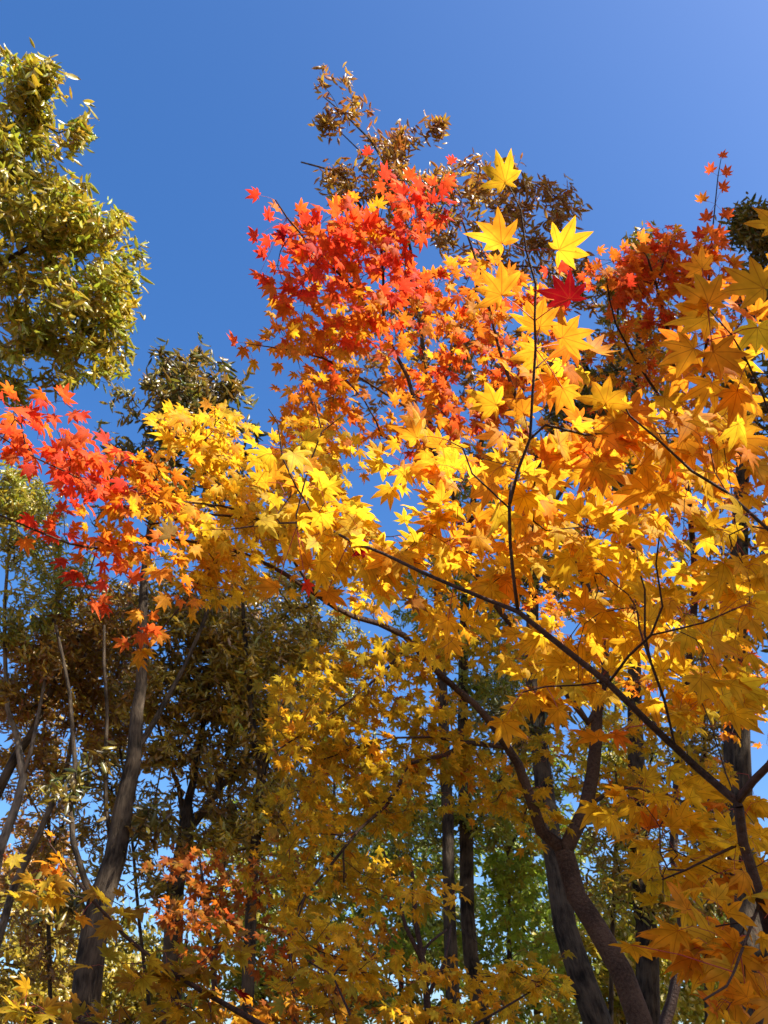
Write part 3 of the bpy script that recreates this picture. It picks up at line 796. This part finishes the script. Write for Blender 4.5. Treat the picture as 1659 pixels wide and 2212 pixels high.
maple_spray(tE, [(1530, 540, 70, 50, 4.6, .2, 10), (1420, 560, 80, 70, 4.6, .25, 18), (1390, 650, 110, 70, 4.6, .25, 22), (1330, 600, 60, 60, 4.5, .2, 8), (1490, 640, 80, 80, 4.6, .25, 16)], {'redor': 2.4, 'red': .8, 'orange': 3, 'amber': 1}, .088, 'red leaves at the crown top')
maple_spray(tE, [(1400, 770, 120, 80, 4.7, .3, 24), (1330, 800, 80, 100, 4.6, .3, 12), (1480, 900, 160, 110, 4.8, .3, 26), (1330, 980, 110, 70, 4.8, .3, 14), (1600, 800, 70, 150, 4.8, .3, 14), (1250, 1000, 90, 60, 4.8, .2, 14), (1250, 1150, 140, 90, 4.9, .3, 20), (1500, 1110, 160, 110, 4.9, .3, 26), (1390, 1290, 170, 100, 5, .3, 24), (1580, 1350, 90, 150, 5, .3, 20), (1630, 1520, 60, 130, 5, .3, 16), (1280, 1440, 150, 70, 5, .3, 14), (1180, 1330, 120, 80, 5, .3, 14)], OM, .078, 'orange lower leaves')
tE.build_wood(branch_min=.1)

# ------------------------------------------------------------------ low maple reaching in at the bottom
tF = Tree('maple_tree', 'low maple bough with gold leaves partly coloured dark as shade, reaching in along the bottom edge', 'maple tree', (.45, 2.5, 0), M_BARK_TWIG, step=.08, tip=.0011)
tF.limb([(.45, 2.5, -.05, .022), (.35, 2.5, .8, .018), (.1, 2.48, 1.4, .014)] + uvd([(720, 2330, 2.5, 12), (553, 2207, 2.5, 11), (435, 2140, 2.5, 9), (335, 2077, 2.5, 8), (268, 2020, 2.5, 7), (201, 1946, 2.5, 6), (147, 1879, 2.5, 4.5), (107, 1822, 2.5, 3), (100, 1800, 2.5, 2)]), 'trunk', False)
tF.limb(uvd([(640, 2270, 2.5, 8), (500, 2250, 2.4, 7), (330, 2230, 2.35, 5), (120, 2200, 2.3, 4)]))
tF.limb(uvd([(680, 2300, 2.5, 8), (760, 2200, 2.6, 6), (720, 2110, 2.7, 4), (640, 2060, 2.7, 3)]))
tF.limb(uvd([(700, 2310, 2.5, 9), (880, 2280, 2.8, 7), (1050, 2200, 3.0, 5), (1180, 2120, 3.1, 3)]))
tF.limb(uvd([(201, 1946, 2.5, 3), (140, 1930, 2.5, 3), (80, 1900, 2.5, 2)]))
fh = [hero_leaf(tF, 520, 2160, 2.5, .075, -80, 'deep', label='single dark red leaf'), hero_leaf(tF, 135, 1845, 2.5, .08, 70, 'amber'), hero_leaf(tF, 90, 1865, 2.5, .07, 175, 'amber'), hero_leaf(tF, 112, 1885, 2.5, .07, 165, 'orange'),
      hero_leaf(tF, 110, 1795, 2.5, .04, 100, 'amber'), hero_leaf(tF, 170, 2000, 2.5, .08, -100, 'amber')]
build_heroes(fh)
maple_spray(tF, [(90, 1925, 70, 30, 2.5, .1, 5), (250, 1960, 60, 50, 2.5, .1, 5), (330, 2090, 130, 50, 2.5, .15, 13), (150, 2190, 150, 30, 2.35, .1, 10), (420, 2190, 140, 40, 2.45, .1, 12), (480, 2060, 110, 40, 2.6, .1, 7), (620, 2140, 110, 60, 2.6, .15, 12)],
            {'mustard': 3, 'gold': 1, 'bronze': 2.5, 'olive': 1}, .07, 'leaf sprays with shade put into their colour', dens=.7, face=nrm(np.array([.2, .35, .8])))  # mustard and bronze stand in for shade that does not reach these leaves
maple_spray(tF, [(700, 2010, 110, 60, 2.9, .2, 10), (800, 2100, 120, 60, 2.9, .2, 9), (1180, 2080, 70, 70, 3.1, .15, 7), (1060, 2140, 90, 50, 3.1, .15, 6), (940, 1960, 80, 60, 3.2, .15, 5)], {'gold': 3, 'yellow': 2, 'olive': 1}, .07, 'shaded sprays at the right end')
tF.build_wood(branch_min=.1)


# ------------------------------------------------------------------ small maples farther back
def small_maple(trunk, limbs, blobs, mixd, size, label, cat='maple tree', name='maple_tree', petr=0, tm=None):
    q, b = trunk_to_ground(trunk)
    t = Tree(name, label, cat, b, M_BARK_TWIG, step=.25, tip=.002)
    t.limb(q, 'trunk', False)
    for l in limbs: t.limb(uvd(l))
    maple_spray(t, blobs, mixd, size, None, far=True, petr=petr, gap=.07, tmpl=tm, noise=.6)
    t.build_wood(branch_min=.012, max_branch=8)
    return t


small_maple([(927, 2204, 6.5, 14), (913, 2070, 6.5, 11), (897, 1986, 6.5, 10), (893, 1903, 6.5, 8), (885, 1850, 6.5, 6)],
            [[(914, 2080, 6.5, 9), (877, 2003, 6.5, 8), (843, 1886, 6.5, 6), (826, 1829, 6.5, 4)], [(918, 2050, 6.5, 7), (930, 2035, 6.5, 6), (965, 2008, 6.6, 4)], [(925, 2150, 6.5, 8), (960, 2080, 6.6, 6), (975, 2000, 6.7, 4)]],
            [(940, 2110, 90, 30, 6.6, .5, 18), (860, 2180, 130, 30, 6.4, .5, 16), (1080, 2140, 100, 60, 6.7, .5, 28), (1000, 2190, 110, 25, 6.5, .5, 18), (830, 1880, 60, 60, 6.5, .4, 12)],
            {'yellow': 3, 'gold': 2, 'amber': 1.4}, .095, 'slender two-stemmed sapling with small sunlit yellow leaves at the bottom centre')
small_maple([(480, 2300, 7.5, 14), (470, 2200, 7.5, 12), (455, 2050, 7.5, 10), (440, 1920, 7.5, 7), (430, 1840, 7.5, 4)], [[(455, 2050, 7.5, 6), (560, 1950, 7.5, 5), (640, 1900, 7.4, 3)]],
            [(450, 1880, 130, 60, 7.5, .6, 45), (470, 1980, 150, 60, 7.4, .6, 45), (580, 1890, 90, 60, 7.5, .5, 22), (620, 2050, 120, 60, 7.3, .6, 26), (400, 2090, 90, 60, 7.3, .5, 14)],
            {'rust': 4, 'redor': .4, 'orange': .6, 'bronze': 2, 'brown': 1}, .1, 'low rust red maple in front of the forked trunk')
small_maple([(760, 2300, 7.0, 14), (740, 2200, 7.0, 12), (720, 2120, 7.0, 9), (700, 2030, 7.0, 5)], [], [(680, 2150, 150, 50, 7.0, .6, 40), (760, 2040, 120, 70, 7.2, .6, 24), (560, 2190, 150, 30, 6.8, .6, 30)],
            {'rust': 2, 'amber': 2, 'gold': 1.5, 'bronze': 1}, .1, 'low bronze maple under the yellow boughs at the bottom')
small_maple([(1110, 2330, 12, 14), (1105, 2200, 12, 12), (1100, 2080, 12, 9), (1100, 1960, 12, 6), (1105, 1860, 12, 3)], [], [(1110, 1950, 80, 110, 12, 1, 70), (1090, 1840, 60, 60, 12, .8, 22), (1020, 2060, 80, 60, 12, .8, 24), (850, 2020, 120, 60, 12.5, .8, 26), (1180, 2060, 60, 70, 12, .8, 20)],
            {'lime': 3, 'green': 2, 'olive': 1}, .16, 'small bright green tree glowing between the dark trunks', 'tree', 'broadleaf_tree')

# ------------------------------------------------------------------ tall oaks behind


def oak(trunk, limbs, blobs, mixd, size, label, bark=None, per=8, tip=.0028, tm=None, ground=True, step=.35, cat='oak tree', name='oak_tree', droop=.35, noise=.55, base=None, mb=14, dens=3.9):
    if ground:
        q, b = trunk_to_ground(trunk)
    else:
        q, b = trunk, np.array([trunk[0][0], trunk[0][1], 0])
    t = Tree(name, label, cat, b, bark or M_BARK_OAK, step=step, tip=tip)
    t.limb(q, 'trunk', False, wob=.0)
    for l in limbs: t.limb(uvd(l), wob=.01)
    oak_crown(t, blobs, mixd, size * .70, per, dens=dens, tmpl=tm, droop=droop, noise=noise)
    t.build_wood(branch_min=.02, max_branch=mb)
    return t


OLV = {'olive': 3, 'mustard': 3, 'bronze': 1.2, 'lime': 2.2, 'green': .8}
BRN = {'bronze': 3, 'brown': 2, 'mustard': 1.4, 'olive': 1, 'rust': 1}
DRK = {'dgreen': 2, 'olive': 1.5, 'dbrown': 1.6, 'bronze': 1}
MIX = {'olive': 2, 'bronze': 2, 'mustard': 1.6, 'brown': 1.5, 'dgreen': 1}
# left: trunk beyond the left edge
x0 = P(-260, 1400, 8.5)
oak([(x0[0] - .2, x0[1], -.05, .16), (x0[0] - .1, x0[1], 2.5, .13), (*P(-250, 1100, 8.6), .11), (*P(-200, 800, 8.8), .09), (*P(-140, 500, 9.0), .06), (*P(-60, 250, 9.2), .035), (*P(0, 120, 9.3), .015)],
    [[(-190, 780, 8.8, 18), (-40, 780, 8.8, 13), (90, 750, 8.8, 9), (180, 715, 8.8, 6), (240, 690, 8.8, 3)], [(-160, 600, 9, 16), (-20, 580, 8.9, 12), (90, 520, 8.8, 8), (180, 470, 8.8, 5)], [(-110, 400, 9, 12), (0, 300, 9, 8), (80, 220, 9, 5)]],
    [(20, 270, 75, 110, 9, .7, 70), (80, 180, 30, 45, 9, .3, 14), (95, 270, 25, 40, 9, .3, 7), (60, 480, 130, 140, 9, 1, 170), (200, 510, 80, 90, 8.8, .7, 70), (235, 600, 80, 90, 8.8, .7, 80), (120, 650, 140, 90, 8.8, .9, 110), (180, 740, 110, 80, 8.8, .8, 70), (40, 760, 80, 60, 8.8, .7, 26), (165, 300, 25, 35, 8.8, .2, 8), (270, 470, 15, 25, 8.8, .2, 4),
     (-150, 500, 120, 300, 9.2, 1, 80), (50, 360, 90, 80, 9, .8, 50), (55, 160, 50, 45, 9.2, .5, 22), (105, 150, 18, 30, 9.2, .2, 6), (180, 290, 22, 30, 9, .2, 7), (130, 430, 70, 60, 8.9, .6, 30), (150, 810, 120, 40, 8.8, .7, 26), (40, 840, 80, 50, 8.8, .7, 18), (255, 690, 45, 60, 8.8, .4, 18)],
    OLV, .15, 'tall oak at the left edge with glossy olive green and yellow leaves against the sky', ground=False, per=10, dens=1.25)
# oak with the thick leaning trunk at the left, dark crown
oak([(180, 2190, 8.4, 52), (211, 1970, 8.5, 47), (248, 1852, 8.6, 43), (268, 1735, 8.7, 38), (291, 1634, 8.8, 31), (296, 1534, 8.9, 25), (305, 1483, 9, 22), (312, 1244, 9.3, 17), (340, 1050, 9.6, 12), (370, 880, 9.8, 7), (385, 790, 10, 3)],
    [[(208, 1955, 8.5, 15), (186, 1900, 8.5, 13), (161, 1819, 8.6, 11), (152, 1735, 8.7, 10), (161, 1651, 8.8, 9), (150, 1500, 9, 7), (120, 1350, 9.2, 6)], [(245, 1850, 8.6, 9), (230, 1740, 8.7, 8), (228, 1534, 8.9, 7), (225, 1350, 9.1, 5)],
     [(296, 1620, 8.8, 14), (379, 1483, 9, 10), (404, 1428, 9.1, 8), (470, 1250, 9.3, 8), (480, 1000, 9.6, 5)]],
    [(420, 850, 110, 95, 9.8, .8, 80), (330, 880, 120, 90, 9.8, .8, 50), (500, 870, 40, 70, 9.6, .5, 16), (440, 770, 25, 30, 9.8, .3, 4), (420, 1000, 140, 110, 9.5, .8, 70), (300, 1050, 120, 110, 9.5, .8, 50),
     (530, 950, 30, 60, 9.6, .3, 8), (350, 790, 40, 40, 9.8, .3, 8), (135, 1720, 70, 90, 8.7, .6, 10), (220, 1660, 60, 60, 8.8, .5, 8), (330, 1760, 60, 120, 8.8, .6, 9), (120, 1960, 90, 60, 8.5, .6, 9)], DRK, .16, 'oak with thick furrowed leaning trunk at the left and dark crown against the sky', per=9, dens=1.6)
# lighter stems at the left
oak([(-30, 1990, 9.5, 18), (0, 1836, 9.6, 17), (37, 1735, 9.7, 16), (50, 1678, 9.8, 15), (37, 1594, 9.9, 10), (17, 1534, 10, 9), (10, 1300, 10.2, 7), (30, 1100, 10.4, 4)], [[(50, 1678, 9.8, 9), (70, 1618, 9.8, 8), (100, 1450, 10, 6), (120, 1300, 10.2, 4)]],
    [(60, 1130, 90, 110, 10.3, .8, 70), (30, 1060, 60, 60, 10.3, .6, 36), (120, 1250, 100, 80, 10.2, .8, 44), (40, 1350, 80, 80, 10, .8, 30)], {'olive': 3, 'mustard': 2.5, 'green': 1.5, 'lime': .6}, .11, 'slender oak with a Y-forked stem at the far left, yellow green crown', bark=M_BARK_PALE)
oak([(20, 1950, 11, 14), (33, 1906, 11, 13), (84, 1802, 11, 12), (134, 1685, 11, 11), (147, 1645, 11, 10), (170, 1500, 11.2, 8), (180, 1380, 11.4, 5)], [],
    [(180, 1420, 140, 90, 11.3, .9, 80), (90, 1520, 110, 90, 11.2, .9, 50), (230, 1560, 90, 90, 11.1, .8, 40), (60, 1640, 80, 40, 11, .6, 18)], BRN, .13, 'slender pale-stemmed tree leaning right at the left edge, brown crown', bark=M_BARK_PALE, cat='tree', name='broadleaf_tree')
oak([(-40, 1790, 10.4, 22), (0, 1700, 10.4, 20), (33, 1634, 10.4, 18), (65, 1590, 10.5, 15), (130, 1450, 10.6, 9), (200, 1330, 10.8, 5)], [], [(110, 1400, 120, 90, 10.6, .9, 60), (230, 1330, 110, 80, 10.6, .8, 46), (20, 1500, 60, 80, 10.5, .8, 24)], BRN, .13,
    'dark stem leaning in from the left edge under brown leaves', cat='tree', name='broadleaf_tree')
# forked trunk
oak([(370, 2150, 10, 38), (375, 1990, 10, 36), (380, 1919, 10, 34), (399, 1819, 10, 32), (404, 1760, 10, 26), (405, 1735, 10, 18), (419, 1680, 10, 14), (432, 1601, 10.1, 12), (445, 1534, 10.2, 10), (460, 1400, 10.4, 7), (470, 1300, 10.5, 4)],
    [[(400, 1790, 10, 14), (385, 1700, 10, 9), (362, 1650, 10, 8), (340, 1560, 10.2, 5)], [(404, 1800, 10, 18), (435, 1752, 10, 16), (469, 1711, 10, 13), (479, 1668, 10, 12), (502, 1601, 10.1, 11), (520, 1500, 10.2, 8), (530, 1400, 10.4, 5)], [(469, 1711, 10, 9), (520, 1650, 10, 8), (580, 1600, 10.1, 5)]],
    [(360, 1330, 140, 90, 10.4, 1, 80), (440, 1420, 140, 90, 10.4, 1, 80), (330, 1480, 130, 90, 10.3, 1, 70), (480, 1540, 110, 90, 10.3, 1, 60), (500, 1330, 90, 70, 10.3, 1, 30), (360, 1620, 80, 60, 10.1, .8, 24), (500, 1660, 80, 60, 10, .8, 24), (360, 1760, 90, 90, 10, .8, 16), (480, 1780, 90, 80, 10, .8, 18), (300, 1900, 100, 90, 10, .8, 12)],
    MIX, .13, 'oak forking into several upright stems left of centre, crown of olive and brown')
oak([(535, 2150, 9.5, 24), (542, 1960, 9.5, 23), (549, 1852, 9.5, 22), (562, 1735, 9.5, 21), (566, 1660, 9.5, 18), (551, 1611, 9.5, 14), (537, 1464, 9.7, 11), (526, 1336, 9.9, 8), (520, 1200, 10, 4)], [[(566, 1670, 9.5, 13), (588, 1611, 9.5, 12), (609, 1534, 9.6, 11), (640, 1440, 9.8, 8), (670, 1330, 10, 4)]],
    [(560, 1420, 120, 80, 9.9, .9, 50), (640, 1380, 100, 80, 9.9, .9, 44), (590, 1560, 100, 90, 9.7, .9, 36), (600, 1740, 80, 70, 9.5, .8, 26), (520, 1800, 70, 50, 9.5, .8, 18), (650, 1270, 80, 60, 10, .8, 22)], {'mustard': 2, 'olive': 2, 'bronze': 2, 'gold': .8, 'lime': .7}, .13, 'grey trunk dividing in two left of the yellow boughs', cat='tree', name='broadleaf_tree')
# centre pair
oak([(977, 2130, 10, 26), (974, 2070, 10, 26), (970, 1936, 10, 25), (967, 1768, 10.1, 24), (961, 1634, 10.2, 23), (957, 1534, 10.3, 22), (945, 1250, 10.7, 18), (930, 950, 11.1, 13), (900, 650, 11.6, 8), (830, 400, 12, 4), (740, 290, 12.2, 2)],
    [[(940, 1000, 11, 10), (980, 750, 11.4, 8), (1080, 520, 11.8, 6), (1150, 420, 12, 3)], [(905, 690, 11.5, 7), (800, 480, 11.8, 6), (720, 370, 12, 5), (650, 350, 12.1, 3)], [(900, 650, 11.6, 7), (870, 450, 12, 5), (800, 300, 12.2, 4), (700, 210, 12.4, 2)]],
    [(700, 260, 50, 25, 12, .4, 9), (760, 230, 45, 30, 12, .4, 7), (695, 160, 10, 25, 12.2, .1, 3), (750, 163, 12, 10, 12.2, .1, 2), (850, 320, 90, 60, 12, .7, 34), (960, 290, 50, 40, 12, .4, 8), (720, 400, 50, 40, 11.9, .5, 14), (800, 420, 110, 80, 11.8, .8, 36), (960, 400, 120, 70, 11.8, .8, 46), (1080, 400, 120, 70, 11.8, .8, 32), (1150, 460, 110, 85, 11.8, .8, 32),
     (1200, 430, 30, 50, 11.8, .4, 9), (1000, 520, 170, 110, 11.6, .8, 50), (1180, 560, 110, 90, 11.6, .8, 36), (1240, 650, 50, 80, 11.5, .7, 20), (900, 750, 200, 150, 11.4, .8, 80), (1100, 800, 150, 130, 11.4, .8, 60)],
    {'bronze': 3, 'mustard': 1.2, 'rust': 1.8, 'brown': 2}, .16, 'tall brown-leaved oak rising highest above the red maple, straight dark trunk at the centre', per=8, dens=1.8)
oak([(1041, 2190, 10.8, 32), (1017, 2070, 10.8, 30), (1010, 1969, 10.8, 28), (1007, 1819, 10.9, 27), (1003, 1700, 11, 25), (1000, 1500, 11.2, 22), (1010, 1200, 11.6, 17), (1040, 950, 12, 10)], [[(1008, 1830, 10.9, 9), (1060, 1720, 11, 7), (1110, 1640, 11.1, 4)]],
    [(1060, 1050, 150, 130, 11.8, 1, 50), (930, 1300, 130, 130, 11.4, 1, 50), (1060, 1740, 90, 80, 11, .8, 30), (900, 1760, 110, 90, 11, .9, 34), (1050, 1480, 120, 110, 11.2, .9, 36)], {'olive': 2, 'lime': 1.4, 'mustard': 1.6, 'green': 1.6}, .13, 'oak trunk with furrowed bark just right of the straight centre trunk')
oak([(1290, 2204, 8.6, 50), (1254, 2103, 8.6, 47), (1220, 2003, 8.7, 45), (1200, 1870, 8.8, 42), (1176, 1700, 9, 38), (1160, 1567, 9.2, 34), (1150, 1400, 9.4, 28), (1160, 1150, 9.8, 20), (1200, 900, 10.2, 12), (1230, 750, 10.4, 5)], [[(1160, 1150, 9.8, 10), (1280, 950, 10.2, 7), (1330, 800, 10.4, 4)]],
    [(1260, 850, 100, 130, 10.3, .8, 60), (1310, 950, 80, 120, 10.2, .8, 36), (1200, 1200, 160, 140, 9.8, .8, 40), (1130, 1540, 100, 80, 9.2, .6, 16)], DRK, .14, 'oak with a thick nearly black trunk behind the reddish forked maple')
oak([(1400, 2200, 9.8, 44), (1398, 2036, 9.8, 42), (1388, 1930, 9.9, 40), (1381, 1852, 10, 38), (1375, 1700, 10.1, 34), (1370, 1400, 10.5, 26), (1370, 1000, 11, 16), (1380, 700, 11.4, 9), (1390, 520, 11.6, 3)], [[(1372, 950, 11, 8), (1330, 700, 11.4, 5), (1340, 560, 11.6, 2)]],
    [(1390, 560, 60, 60, 11.6, .5, 22), (1330, 640, 60, 80, 11.5, .5, 22), (1400, 750, 120, 130, 11.3, .8, 44), (1380, 1000, 150, 150, 11, .8, 44), (1340, 1850, 100, 100, 10, .8, 26), (1440, 1950, 90, 90, 9.9, .8, 22)], {'bronze': 2, 'mustard': 1, 'olive': 1.5, 'lime': .5}, .13, 'dark straight trunk seen between shaded leaves right of the forked maple')
oak([(1650, 2210, 8.2, 72), (1630, 2103, 8.3, 68), (1612, 1960, 8.4, 62), (1600, 1800, 8.6, 56), (1590, 1500, 9, 46), (1600, 1100, 9.5, 30), (1620, 750, 10, 14), (1640, 500, 10.4, 5)], [[(1620, 760, 10, 8), (1700, 560, 10.3, 5)]],
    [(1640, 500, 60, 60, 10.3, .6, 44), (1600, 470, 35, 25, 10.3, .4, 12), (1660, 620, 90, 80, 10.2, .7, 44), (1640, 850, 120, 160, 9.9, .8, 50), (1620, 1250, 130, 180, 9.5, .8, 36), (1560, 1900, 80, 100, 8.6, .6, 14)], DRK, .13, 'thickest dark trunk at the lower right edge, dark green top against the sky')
# farther trees that close the gaps low down
k = 0
far_labels = ['distant yellow green tree low at the left edge', 'distant pale tan tree low at the left behind the leaning trunk', 'distant olive tree between the left trunks', 'distant green tree low at the centre left',
              'distant yellow green tree behind the centre trunks', 'distant green tree behind the forked maple', 'distant yellow green tree low at the right', 'distant olive tree behind the right edge trunk']
for (u, v, ru, rv, d, mixd, nn) in [(60, 2080, 130, 120, 17, {'olive': 3, 'mustard': 1, 'bronze': 1}, 70), (60, 1900, 90, 80, 19, {'tan': 1, 'bronze': 2, 'rust': .6}, 60), (260, 2120, 150, 90, 18, {'olive': 2, 'mustard': 1, 'dgreen': 1}, 70), (560, 2000, 160, 170, 18, {'green': 2, 'olive': 2, 'mustard': 1}, 110),
                                    (860, 1950, 160, 190, 17, {'green': 2, 'lime': 1, 'olive': 2, 'dgreen': 1}, 130), (1150, 1950, 140, 220, 19, {'lime': 1.6, 'green': 2, 'olive': 1}, 120), (1330, 2080, 140, 140, 16, {'lime': 1, 'mustard': 1.5, 'olive': 2}, 90), (1530, 2080, 150, 150, 18, {'olive': 2, 'lime': 1, 'green': 1}, 90)]:
    oak([(u + 20, 2330, d, 12), (u + 10, 2200, d, 11), (u, v, d, 7), (u - 5, v - rv * .8, d, 3)], [], [(u, v - rv * .3, ru * 1.2, rv * 1.3, d, 2.2, int(nn * 1.5)), (u + ru * .4, v + rv * .5, ru * .9, rv * .5, d, 1.6, nn // 3), (u, 2180, ru * 1.4, 70, d, 1.8, nn // 2)], mixd, .17, far_labels[k], per=8, tm=OAK_W, cat='tree', name='broadleaf_tree', mb=4, tip=.004)
    k += 1

# slim trees between the oaks
SLIM = [(330, 250, 12, 7, 1560, MIX, 'slim tree right behind the leaning oak trunk'), (455, 500, 11.5, 8, 1500, BRN, 'slim tree just right of the forked oak'), (640, 590, 12, 8, 1480, MIX, 'slim tree left of the shaded yellow boughs'),
        (700, 722, 13, 7, 1560, {'mustard': 2, 'lime': 1, 'olive': 2}, 'slim pale stem behind the shaded yellow boughs'), (1110, 1080, 12, 8, 1500, {'olive': 2, 'mustard': 2, 'dgreen': 1}, 'slim tree between centre trunks and forked maple'),
        (1320, 1330, 12.5, 9, 1650, {'lime': 1, 'mustard': 1.5, 'olive': 2}, 'slim tree in the gap right of the forked maple'), (1530, 1520, 12, 10, 1600, MIX, 'slim dark stem at the right behind the near maple'),
        (110, 95, 13, 8, 1750, BRN, 'slim brown-leaved tree low at the left')]
for (u0, u1, d, wd, vc, mixd, lab) in SLIM:
    dr = (u1 - u0) / 700
    oak([(u0, 2250, d, wd), (u0 + dr * 250, 2000, d, wd * .95), (u0 + dr * 480 + 6, 1770, d, wd * .8), (u1, 1550, d + .2, wd * .65), (u1 + dr * 200, 1330, d + .4, wd * .4)],
        [[(u0 + dr * 400, 1850, d, wd * .6), (u0 + dr * 480 + 60, 1720, d, wd * .5), (u0 + dr * 480 + 95, 1560, d, wd * .35)], [(u0 + dr * 460, 1790, d, wd * .5), (u0 + dr * 480 - 70, 1640, d, wd * .35)]],
        [(u1, vc, 110, 170, d, 1, 66), (u1 + 20, vc + 230, 130, 140, d, 1, 48), (u1 - 20, vc - 180, 90, 80, d, .8, 20)], mixd, .13, lab, cat='tree', name='broadleaf_tree', mb=5, tip=.003)

# ------------------------------------------------------------------ trees beyond the right of the picture, which shade the low boughs


def shade_tree(x, y, h, cr, zlo, label, n=90, per=11):
    t = Tree('oak_tree', label, 'oak tree', (x, y, 0), M_BARK_OAK, step=.5, tip=.004, group='oaks beyond the right edge')
    t.limb([(x, y, -.05, .2), (x + .1, y, h * .3, .15), (x, y + .1, h * .6, .1), (x, y, h * .92, .03)], 'trunk', False)
    a, r, z = rng.uniform(0, 6.28, n), cr * rng.uniform(0, 1, n) ** .5, rng.uniform(zlo, h, n)
    tg = np.stack([x + r * np.cos(a), y + r * np.sin(a), z], 1)
    oak_crown(t, None, MIX, .40, per, tmpl=OAK_W, pts=tg)
    t.build_wood(branch_min=.03, max_branch=6)


for i, (x, y, h, cr, zlo, n) in enumerate(SHADE):
    shade_tree(x, y, h, cr, zlo, ['shade oak at the near end of the row beyond the right edge', 'second shade oak of the row beyond the right edge', 'third shade oak of the row beyond the right edge', 'shade oak at the far end of the row beyond the right edge', 'low shade oak nearest the camera'][i], n)
